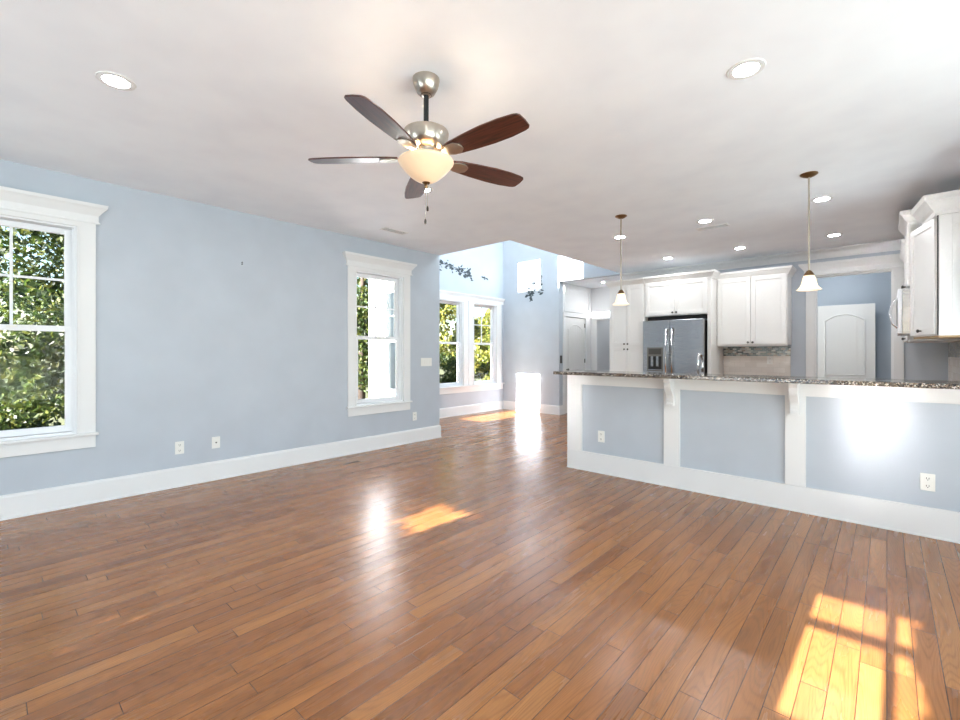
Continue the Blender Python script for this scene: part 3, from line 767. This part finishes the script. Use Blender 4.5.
# right hand wall cabinets: the end cabinet's door is set at an angle
P1, P2 = Vector((0.318, 5.40)), Vector((0.183, 5.95))
ang = math.atan2((P1-P2).y, (P1-P2).x)
t = thing('end_wall_cabinet', 'white wall cabinet at the right edge of the picture, with a panelled end', 'cabinet')
b = BM(); prism(b, [(P1.x, P1.y), (XR, P1.y), (XR, P2.y), (P2.x, P2.y)], 'z', 1.42, 2.43); obj('body', b, 'cab', t, 0.002)
b = BM(); prism(b, [(P1.x+0.006, P1.y+0.006), (XR, P1.y+0.006), (XR, P2.y), (P2.x+0.006, P2.y)], 'z', 1.405, 1.42); obj('underside', b, 'plywood', t)
Lf = (P1-P2).length
holder = Matrix.Translation((P2.x, P2.y, 0)) @ Matrix.Rotation(ang, 4, 'Z')
for a, c, kx in ((0.008, Lf-0.006, Lf*0.5),):
    d = shaker(t, a, c, 1.43, 2.42, kx, 1.47); d.matrix_local = holder
b = BM()   # framed end panel on the near side
for q in ((P1.x+0.006, P1.x+0.085, 1.42, 2.43), (P1.x+0.085, XR-0.0, 2.34, 2.43), (P1.x+0.085, XR, 1.42, 1.51)):
    box(b, q[0], q[1], P1.y-0.014, P1.y, q[2], q[3])
obj('end_panel', b, 'cab', t, 0.002)
b = BM(); prism(b, [(P1.x-0.004, P1.y-0.013), (P1.x+0.004, P1.y-0.013), (P1.x+0.004, P1.y), (P1.x-0.004, P1.y)], 'z', 1.425, 2.43); obj('door_gap', b, 'dark', t)
cab_crown(t, [(0.265, 5.80), (P1.x, P1.y-0.012), (XR, P1.y-0.012)], 2.43, 1.45, 1, 1.6)
# microwave cabinet, taller
t = thing('microwave_cabinet', 'short white cabinet above the microwave with the highest crown', 'cabinet', (0, 0, 0))
b = BM(); box(b, 0.165, XR-0.004, 6.04, 6.74, 1.905, 2.53); obj('body', b, 'cab', t, 0.002)
d = shaker(t, 0.0, 0.38, 1.915, 2.52, 0.35, 1.95); d.matrix_local = Matrix.Translation((0.165, 6.74, 0)) @ Matrix.Rotation(R(-90), 4, 'Z')
d = shaker(t, 0.38, 0.76, 1.915, 2.52, 0.41, 1.95); d.matrix_local = Matrix.Translation((0.165, 6.74, 0)) @ Matrix.Rotation(R(-90), 4, 'Z')
cab_crown(t, [(0.165, 6.74), (0.165, 6.04), (0.29, 6.04)], 2.52, 1.15, 1)
t = thing('microwave', 'over range microwave with a curved bar handle', 'microwave', (0.08, 6.735, 1.455), R(-90))
b = BM(); box(b, 0, 0.75, 0.03, 0.42, 0, 0.445); obj('body', b, 'steel', t, 0.004)
b = BM(); box(b, 0, 0.75, 0, 0.03, 0.005, 0.44); d = obj('door', b, 'vinyl', t, 0.006)  # steel front; its reflection is put into the white colour
h = BM(); tube(h, [(0.56, 0, 0.07), (0.56, -0.035, 0.11), (0.56, -0.058, 0.22), (0.56, -0.035, 0.33), (0.56, 0, 0.37)], 0.011, 12); obj('handle', h, 'chrome', d, smooth='all')
h = BM(); box(h, 0.05, 0.5, -0.002, 0.0, 0.08, 0.37); obj('door_window', h, 'dark', d)
t = thing('corner_wall_cabinet', 'white wall cabinet beyond the microwave in the kitchen corner', 'cabinet', (0.185, 7.94, 0), R(-90))
b = BM(); box(b, 0, 1.19, 0, 0.375, 1.40, 2.42); obj('body', b, 'cab', t, 0.002)
shaker(t, 0.01, 0.60, 1.41, 2.41, 0.57, 1.44); shaker(t, 0.60, 1.18, 1.41, 2.41, 0.63, 1.44)
cab_crown(t, [(0.0, 0), (1.19, 0)], 2.405, 1.0)

# ------------------------------------------------------------------ ceiling fan
FX, FY = -1.837, 1.60
t = thing('ceiling_fan', 'five blade walnut ceiling fan with a lit alabaster bowl', 'ceiling fan', (FX, FY, 0))
b = BM(); lathe(b, [(0.072, CEIL), (0.072, CEIL-0.012), (0.064, CEIL-0.045), (0.045, CEIL-0.078), (0.024, CEIL-0.09), (0.0, CEIL-0.09)], 36); obj('canopy', b, 'nickel', t, smooth=True)
b = BM(); lathe(b, [(0.03, 2.655), (0.03, 2.672), (0.022, 2.69)], 20); obj('rod_collar', b, 'blackmetal', t, smooth=True)
b = BM(); lathe(b, [(0.014, 2.67), (0.014, 2.48)], 18); obj('downrod', b, 'blackmetal', t, smooth=True)
b = BM(); lathe(b, [(0.02, 2.49), (0.03, 2.475), (0.10, 2.466), (0.119, 2.458), (0.122, 2.448), (0.113, 2.40), (0.10, 2.375), (0.085, 2.365), (0.07, 2.36), (0.0, 2.36)], 44); obj('motor_housing', b, 'nickel', t, smooth=True)
b = BM(); lathe(b, [(0.062, 2.36), (0.062, 2.325), (0.05, 2.318), (0.05, 2.30), (0.0, 2.30)], 32); obj('switch_housing', b, 'nickel', t, smooth=True)
for s in (-1, 1):
    b = BM(); bmesh.ops.create_uvsphere(b, u_segments=16, v_segments=10, radius=0.020); bmesh.ops.translate(b, verts=b.verts[:], vec=(0.07*s*0.67, 0.07*s*0.74, 2.284)); obj('light_bulb', b, 'bulb', t, smooth='all')
# bowl: open glass dish with a rim gap under the housing
prof = []
for i in range(15):
    u = i/14; prof.append((0.006+0.140*u**0.85, 2.185+0.105*u**1.55))
prof += [(0.149, 2.298), (0.146, 2.303)]
prof += [(r-0.006, z+0.004) for r, z in prof[-3::-1] if r > 0.02]
b = BM(); lathe(b, prof, 48, cap=False); obj('glass_bowl', b, 'bowl', t, smooth='all')
b = BM(); lathe(b, [(0.0, 2.155), (0.008, 2.158), (0.012, 2.168), (0.008, 2.176), (0.02, 2.183), (0.024, 2.192), (0.0, 2.198)], 20); obj('finial', b, 'bronze', t, smooth=True)
b = BM(); lathe(b, [(0.006, 2.19), (0.006, 2.32)], 10); obj('center_stem', b, 'bronze', t)
for dx, zl in ((0.012, 2.03), (-0.006, 1.965)):
    b = BM(); tube(b, [(dx, 0.0, 2.30), (dx, 0.0, zl+0.03)], 0.0015, 6)
    c = obj('pull_chain', b, 'nickel', t)
    b = BM(); lathe(b, [(0.0, zl), (0.006, zl+0.004), (0.007, zl+0.018), (0.004, zl+0.028), (0.0, zl+0.03)], 12, (dx, 0.0)); obj('chain_fob', b, 'pewter', c, smooth=True)
for k in range(5):
    a = R(3+72*k)
    mt = Matrix.Rotation(a, 4, 'Z') @ Matrix.Translation((0, 0, 2.318)) @ Matrix.Rotation(R(-12), 4, 'X')
    pts = []
    half = [(0.15, 0.036), (0.20, 0.050), (0.30, 0.061), (0.42, 0.069), (0.52, 0.068), (0.60, 0.059), (0.622, 0.052), (0.632, 0.040), (0.636, 0.0)]
    pts = half + [(x, -y) for x, y in half[-2::-1]]
    b = BM(); prism(b, pts, 'z', -0.004, 0.004); d = obj('blade', b, 'blade', t, 0.002); d.matrix_local = mt
    b = BM()
    arm = [(0.07, 0.018), (0.12, 0.016), (0.155, 0.028), (0.185, 0.040), (0.225, 0.040), (0.25, 0.022), (0.255, 0.0)]
    prism(b, arm + [(x, -y) for x, y in arm[-2::-1]], 'z', -0.0105, -0.0045)
    tube(b, [(0.055, 0, 0.035), (0.085, 0, 0.02), (0.12, 0, -0.006)], 0.012, 8)
    d = obj('blade_arm', b, 'nickel', t, 0.001); d.matrix_local = mt

# ------------------------------------------------------------------ pendants
def pendant(x, y, label):
    t = thing('pendant_lamp', label, 'pendant lamp', (x, y, 0), group='pendant lamps over the bar')
    b = BM(); lathe(b, [(0.062, CEIL), (0.062, CEIL-0.006), (0.045, CEIL-0.018), (0.018, CEIL-0.03), (0.0, CEIL-0.03)], 32); obj('canopy', b, 'bronze', t, smooth=True)
    b = BM(); lathe(b, [(0.0075, CEIL-0.02), (0.0075, 1.950)], 12); obj('rod', b, 'nickel', t, smooth=True)
    b = BM(); lathe(b, [(0.0, 1.955), (0.016, 1.948), (0.03, 1.927), (0.036, 1.915), (0.036, 1.907), (0.0, 1.907)], 24); obj('socket_cap', b, 'bronze', t, smooth=True)
    o = [(0.032, 1.911), (0.040, 1.900), (0.046, 1.875), (0.052, 1.845), (0.062, 1.817), (0.078, 1.799), (0.088, 1.793), (0.084, 1.790), (0.074, 1.796), (0.058, 1.813), (0.048, 1.845), (0.041, 1.875), (0.034, 1.897)]
    b = BM(); lathe(b, o, 36, cap=False); obj('glass_shade', b, 'pend_shade', t, smooth='all')
    b = BM(); bmesh.ops.create_uvsphere(b, u_segments=14, v_segments=10, radius=0.022); bmesh.ops.translate(b, verts=b.verts[:], vec=(0, 0, 1.855)); obj('light_bulb', b, 'bulb_small', t, smooth='all')
    return t
pl = pendant(-2.118, 4.60, 'slim pendant lamp with flared glass shade hanging before the pantry cabinet')
dup(pl, (-0.475, 4.556, 0), label='slim pendant lamp with flared glass shade hanging before the tall cased opening')

# ------------------------------------------------------------------ downlights
def downlight(x, y, label):
    t = thing('recessed_downlight', label, 'ceiling light', (x, y, CEIL), group='recessed ceiling lights')
    b = BM(); prof = [(0.058, -0.001), (0.060, -0.006), (0.085, -0.005), (0.088, 0.0), (0.058, 0.0)]
    lathe(b, prof, 36, cap=False); obj('trim_ring', b, 'white', t, smooth=True)
    b = BM(); lathe(b, [(0.0, -0.002), (0.058, -0.0021)], 32, cap=False); obj('lens', b, 'can', t)
    return t
CANS = [(-3.09, 0.485, 'lit round downlight above the blue wall at upper left'),
        (-0.541, 2.653, 'lit round downlight on the upper right ceiling of the living room'),
        (-3.09, 2.66, 'round downlight mostly hidden just under the ceiling fan'),
        (-2.51, 5.423, 'kitchen downlight behind the rod of the pendant before the pantry'),
        (-1.504, 5.401, 'kitchen downlight just before the ceiling vent, middle of the near row'),
        (-0.46, 5.379, 'kitchen downlight nearest the rod of the pendant before the cased opening'),
        (-2.514, 7.12, 'kitchen downlight above the refrigerator cabinet, in the far row'),
        (-1.526, 7.12, 'kitchen downlight above the two door wall cabinet, in the far row'),
        (-0.489, 7.12, 'kitchen downlight in front of the cased opening, in the far row'),
        (-0.541, 0.485, 'added unseen downlight above the camera'),  # made-up lamp, out of view
        (-4.35, 8.65, 'downlight in the hall'), (-0.6, 8.55, 'added unseen downlight in the room beyond the cased opening'),  # the one past the opening is added to brighten that room
        (-4.3, 10.2, 'added unseen downlight in the room beyond the hall')]  # added to brighten the wall behind the hall doorway
dl = None
for x, y, lab in CANS:
    dl0 = downlight(x, y, lab) if dl is None else dup(dl, (x, y, CEIL), label=lab)
    dl = dl or dl0

# ------------------------------------------------------------------ ceiling vents
def vent(x, y, rz, label):
    t = thing('ceiling_vent', label, 'air vent', (x, y, CEIL), rz, group='ceiling air vents')
    b = BM(); box(b, -0.17, 0.17, -0.07, -0.05, -0.005, 0); box(b, -0.17, 0.17, 0.05, 0.07, -0.005, 0); box(b, -0.17, -0.15, -0.05, 0.05, -0.005, 0); box(b, 0.15, 0.17, -0.05, 0.05, -0.005, 0)
    obj('frame', b, 'white', t, 0.002)
    b = BM(); box(b, -0.15, 0.15, -0.05, 0.05, -0.002, -0.001); obj('duct_opening', b, 'dark', t)
    b = BM()
    for i in range(5):
        y0 = -0.044+i*0.022; prism(b, [(y0, -0.002), (y0+0.002, -0.002), (y0+0.004, -0.005), (y0+0.002, -0.005)], 'x', -0.15, 0.15)
    obj('louvers', b, 'white', t)
    return t
v = vent(-4.40, 3.33, R(90), 'white air vent in the ceiling next to the blue wall')
dup(v, (-1.51, 5.72, CEIL), 0, 'white slotted air vent between the kitchen downlights')

# ------------------------------------------------------------------ wall plates
def plate(name, label, cat, loc, rz, w=0.075, h=0.12, kind='duplex', group=None):
    t = thing(name, label, cat, loc, rz, group)
    b = BM(); box(b, -w/2, w/2, -0.007, 0, -h/2, h/2); obj('cover_plate', b, 'plastic', t, 0.003)
    if kind == 'duplex':
        for s in (-1, 1):
            b = BM(); box(b, -0.017, 0.017, -0.010, -0.007, s*0.026-0.015, s*0.026+0.015); r_ = obj('receptacle', b, 'plastic', t, 0.002)
            b = BM(); box(b, -0.008, -0.005, -0.0105, -0.010, s*0.026-0.004, s*0.026+0.007); box(b, 0.005, 0.008, -0.0105, -0.010, s*0.026-0.004, s*0.026+0.007); box(b, -0.0025, 0.0025, -0.0105, -0.010, s*0.026-0.012, s*0.026-0.007); obj('slots', b, 'dark', r_)
    elif kind == 'jack':
        b = BM(); lathe(b, [(0.0, 0.0), (0.007, 0.0), (0.007, 0.01), (0.0, 0.01)], 14); bmesh.ops.rotate(b, verts=b.verts[:], cent=(0, 0, 0), matrix=Matrix.Rotation(R(90), 3, 'X')); bmesh.ops.translate(b, verts=b.verts[:], vec=(0, -0.007, 0)); obj('coax_jack', b, 'pewter', t)
    elif kind == 'switches':
        n = 4
        for i in range(n):
            x = (i-(n-1)/2)*0.046; b = BM(); box(b, x-0.016, x+0.016, -0.010, -0.007, -0.033, 0.033); obj('rocker', b, 'plastic', t, 0.002)
    elif kind == 'rocker':
        b = BM(); box(b, -0.016, 0.016, -0.010, -0.007, -0.033, 0.033); obj('rocker', b, 'plastic', t, 0.002)
    return t
L90 = R(90)
plate('wall_outlet', 'white double outlet on the long blue wall, nearer the left window', 'outlet', (XL, 1.26, 0.37), L90)
plate('cable_outlet', 'white cable jack plate with one dark centre on the blue wall', 'outlet', (XL, 1.573, 0.374), L90, h=0.115, kind='jack')
plate('wall_outlet', 'white outlet low on the blue wall just under the light switches', 'outlet', (XL, 4.135, 0.37), L90)
plate('light_switch', 'wide white four gang switch plate near the end of the blue wall', 'light switch', (XL, 4.355, 1.14), L90, w=0.21, kind='switches')
plate('wall_outlet', 'white outlet on the leftmost blue panel of the bar', 'outlet', (-2.245, PF+0.012, 0.387), 0)
plate('wall_outlet', 'white outlet on the rightmost blue panel of the bar', 'outlet', (0.21, PF+0.012, 0.376), 0)
plate('wall_outlet', 'small outlet on the beige backsplash tile', 'outlet', (-1.32, YK-0.012, 1.16), 0)
t = thing('wall_hook', 'pair of tiny dark nails high on the blue wall', 'nail', (XL, 1.82, 2.21), L90)
for z in (0.008, -0.01):
    b = BM(); tube(b, [(0, 0, z), (0, -0.012, z)], 0.006, 8); obj('nail', b, 'dark', t)
b = BM(); box(b, XL, XL+0.006, 7.985, 8.07, 1.06, 1.22)
tag(obj('latch_plate', b, 'pewter', None, 0.002), 'dark metal plate on the wall edge beside the hall door', 'metal plate')

# ------------------------------------------------------------------ flat dark leaf and twig shapes on the tall walls
def marking(name, label, loc, rz, w, h, n, seed, tilt, parent=None):
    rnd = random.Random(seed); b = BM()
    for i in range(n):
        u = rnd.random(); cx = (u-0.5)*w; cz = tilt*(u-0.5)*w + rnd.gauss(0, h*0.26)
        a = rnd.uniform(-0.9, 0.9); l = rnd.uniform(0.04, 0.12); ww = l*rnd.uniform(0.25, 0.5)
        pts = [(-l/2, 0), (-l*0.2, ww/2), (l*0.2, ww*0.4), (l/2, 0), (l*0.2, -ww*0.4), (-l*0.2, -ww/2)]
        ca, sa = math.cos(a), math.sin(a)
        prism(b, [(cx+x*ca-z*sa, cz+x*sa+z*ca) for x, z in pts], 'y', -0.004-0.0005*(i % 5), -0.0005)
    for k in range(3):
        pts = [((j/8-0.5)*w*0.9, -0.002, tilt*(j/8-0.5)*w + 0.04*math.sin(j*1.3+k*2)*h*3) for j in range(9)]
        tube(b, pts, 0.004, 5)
    return tag(obj(name, b, 'marking', parent), label, 'wall decal')
d = marking('branch_marking', 'dark leafy branch decal above the paired far windows', None, 0, 1.0, 0.22, 70, 3, -0.16); d.location = (XB, 6.42, 2.985); d.rotation_euler = (0, 0, L90)
d = marking('curl_marking', 'small curled dark decal right of the leafy branch', None, 0, 0.16, 0.10, 7, 8, -0.1); d.location = (XB, 7.32, 2.90); d.rotation_euler = (0, 0, L90)
d = marking('leaf_cluster_marking', 'grey green leaf cluster decal on the far wall', None, 0, 0.42, 0.42, 60, 12, 0.5); d.location = (-5.62, YF, 2.66); d.rotation_euler = (0, 0, 0)
d = marking('twig_marking', 'faint leaf twig decal at the top of the far wall', None, 0, 0.34, 0.12, 14, 21, 0.2); d.location = (-4.78, YF, 3.12)

# ------------------------------------------------------------------ trees and shrubs outside
def leaf_mesh(name, blobs, n, size, m, seed, parent):
    rng = np.random.default_rng(seed)
    vol = np.array([bl[3]*bl[4]*bl[5] for bl in blobs]); pick = rng.choice(len(blobs), n, p=vol/vol.sum())
    B = np.array(blobs)[pick]
    d = rng.normal(size=(n, 3)); d /= np.linalg.norm(d, axis=1)[:, None]
    r = rng.random(n)**(1/4.0)
    c = B[:, :3] + d*r[:, None]*B[:, 3:6]
    keep = c[:, 2] > -0.4; c = c[keep]; n = len(c)
    a = rng.normal(size=(n, 3)); a /= np.linalg.norm(a, axis=1)[:, None]
    q = rng.normal(size=(n, 3)); q -= (q*a).sum(1)[:, None]*a; q /= np.linalg.norm(q, axis=1)[:, None]
    l = size*rng.uniform(0.6, 1.3, n)[:, None]; wd = l*rng.uniform(0.35, 0.6, n)[:, None]
    V = np.empty((n, 4, 3)); V[:, 0] = c-a*l/2; V[:, 1] = c+q*wd/2; V[:, 2] = c+a*l/2; V[:, 3] = c-q*wd/2
    me = bpy.data.meshes.new(name)
    me.vertices.add(n*4); me.vertices.foreach_set('co', V.ravel())
    me.loops.add(n*4); me.loops.foreach_set('vertex_index', np.arange(n*4))
    me.polygons.add(n); me.polygons.foreach_set('loop_start', np.arange(n)*4); me.polygons.foreach_set('loop_total', np.full(n, 4))
    me.update(); me.materials.append(M[m])
    o = bpy.data.objects.new(name, me); COL.objects.link(o); o.parent = parent
    return o

def tree(name, label, cat, x, y, h, rad, n, size, m, seed, low=0.25, trunk=0.10):
    rnd = random.Random(seed)
    t = thing(name, label, cat, (x, y, -0.45))
    bl = []
    for i in range(16):
        z = h*(low + (1-low)*rnd.random()); k = 1-0.55*abs((z/h-0.5)/0.5)**2
        a = rnd.random()*2*PI; q = rad*k*math.sqrt(rnd.random())*0.75; s = rad*rnd.uniform(0.3, 0.5)
        bl.append((q*math.cos(a), q*math.sin(a), z, s, s, s*rnd.uniform(0.7, 1.2)))
    leaf_mesh('foliage', bl, n, size, m, seed, t)
    b = BM(); tube(b, [(0, 0, 0), (0.06*h*0.2, 0, h*0.3), (0.02, 0.05, h*0.62), (0.1, 0.1, h*0.9)], [trunk, trunk*0.8, trunk*0.5, trunk*0.2], 10)
    for i in range(5):
        a = rnd.random()*2*PI; z = h*rnd.uniform(0.3, 0.7); tube(b, [(0.03, 0.03, z), (rad*0.4*math.cos(a), rad*0.4*math.sin(a), z+h*0.1), (rad*0.75*math.cos(a), rad*0.75*math.sin(a), z+h*0.17)], [trunk*0.4, trunk*0.25, trunk*0.08], 7)
    obj('trunk', b, 'bark', t, smooth='all')
    return t
tree('tree', 'tall leafy tree filling the top of the left edge window', 'tree', -9.6, 1.25, 8.0, 1.9, 26000, 0.12, 'leaf_green', 1, 0.15, 0.14)
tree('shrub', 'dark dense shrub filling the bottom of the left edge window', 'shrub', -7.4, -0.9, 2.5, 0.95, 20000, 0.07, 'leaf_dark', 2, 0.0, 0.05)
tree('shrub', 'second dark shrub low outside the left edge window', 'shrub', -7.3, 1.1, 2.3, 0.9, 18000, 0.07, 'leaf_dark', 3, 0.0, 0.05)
tree('tree', 'green tree seen as a strip in the left of the middle window', 'tree', -12.9, 8.4, 7.5, 1.5, 15000, 0.14, 'leaf_green', 4, 0.05, 0.14)
tree('tree', 'sunlit yellow green tree outside the nearer paired far window', 'tree', -16.4, 16.4, 8.0, 2.0, 15000, 0.22, 'leaf_yellow', 5, 0.05, 0.12)
tree('tree', 'sunlit tree outside the farther paired window by the corner', 'tree', -20.6, 24.0, 9.0, 2.3, 13000, 0.3, 'leaf_yellow', 6, 0.05, 0.12)
tree('shrub', 'sunlit shrub low outside the nearer paired far window', 'shrub', -12.9, 12.9, 2.4, 0.95, 9000, 0.12, 'leaf_green', 7, 0.0, 0.05)
tree('shrub', 'sunlit shrub low outside the farther paired window by the corner', 'shrub', -10.9, 12.4, 2.3, 0.8, 9000, 0.14, 'leaf_yellow', 8, 0.0, 0.05)
tree('shrub', 'low shrub under the tree outside the left edge window', 'shrub', -12.7, 0.3, 2.0, 0.95, 9000, 0.1, 'leaf_green', 11, 0.0, 0.05)
def clipped_shrub(label, x, y, blobs, n, size, m, seed):
    t = thing('shrub', label, 'shrub', (x, y, -0.45))
    leaf_mesh('foliage', [(bx-x, 0, bz+0.45, rx, 0.35, rz) for bx, bz, rx, rz in blobs], n, size, m, seed, t)
    b = BM(); tube(b, [(0, 0, 0), (0.03, 0, 1.2), (0.05, 0, blobs[0][1]+0.3)], [0.05, 0.035, 0.015], 8); obj('trunk', b, 'bark', t, smooth='all')
clipped_shrub('leafy shrub outside the glazed door behind the camera', 0.45, -3.9, [(0.36, 2.68, 0.42, 0.42), (0.40, 2.15, 0.50, 0.55), (0.5, 3.02, 0.4, 0.25), (0.55, 1.3, 0.5, 0.6)], 16000, 0.09, 'leaf_green', 9)
clipped_shrub('dense evergreen outside the shaded back window', -2.8, -4.5, [(-3.35, 1.9, 0.6, 0.75), (-2.7, 1.75, 0.7, 0.8), (-2.1, 1.9, 0.6, 0.75), (-3.37, 2.75, 0.48, 0.5), (-2.18, 2.8, 0.42, 0.45), (-2.76, 2.42, 0.45, 0.28), (-2.76, 3.12, 0.3, 0.13)], 22000, 0.09, 'leaf_dark', 10)
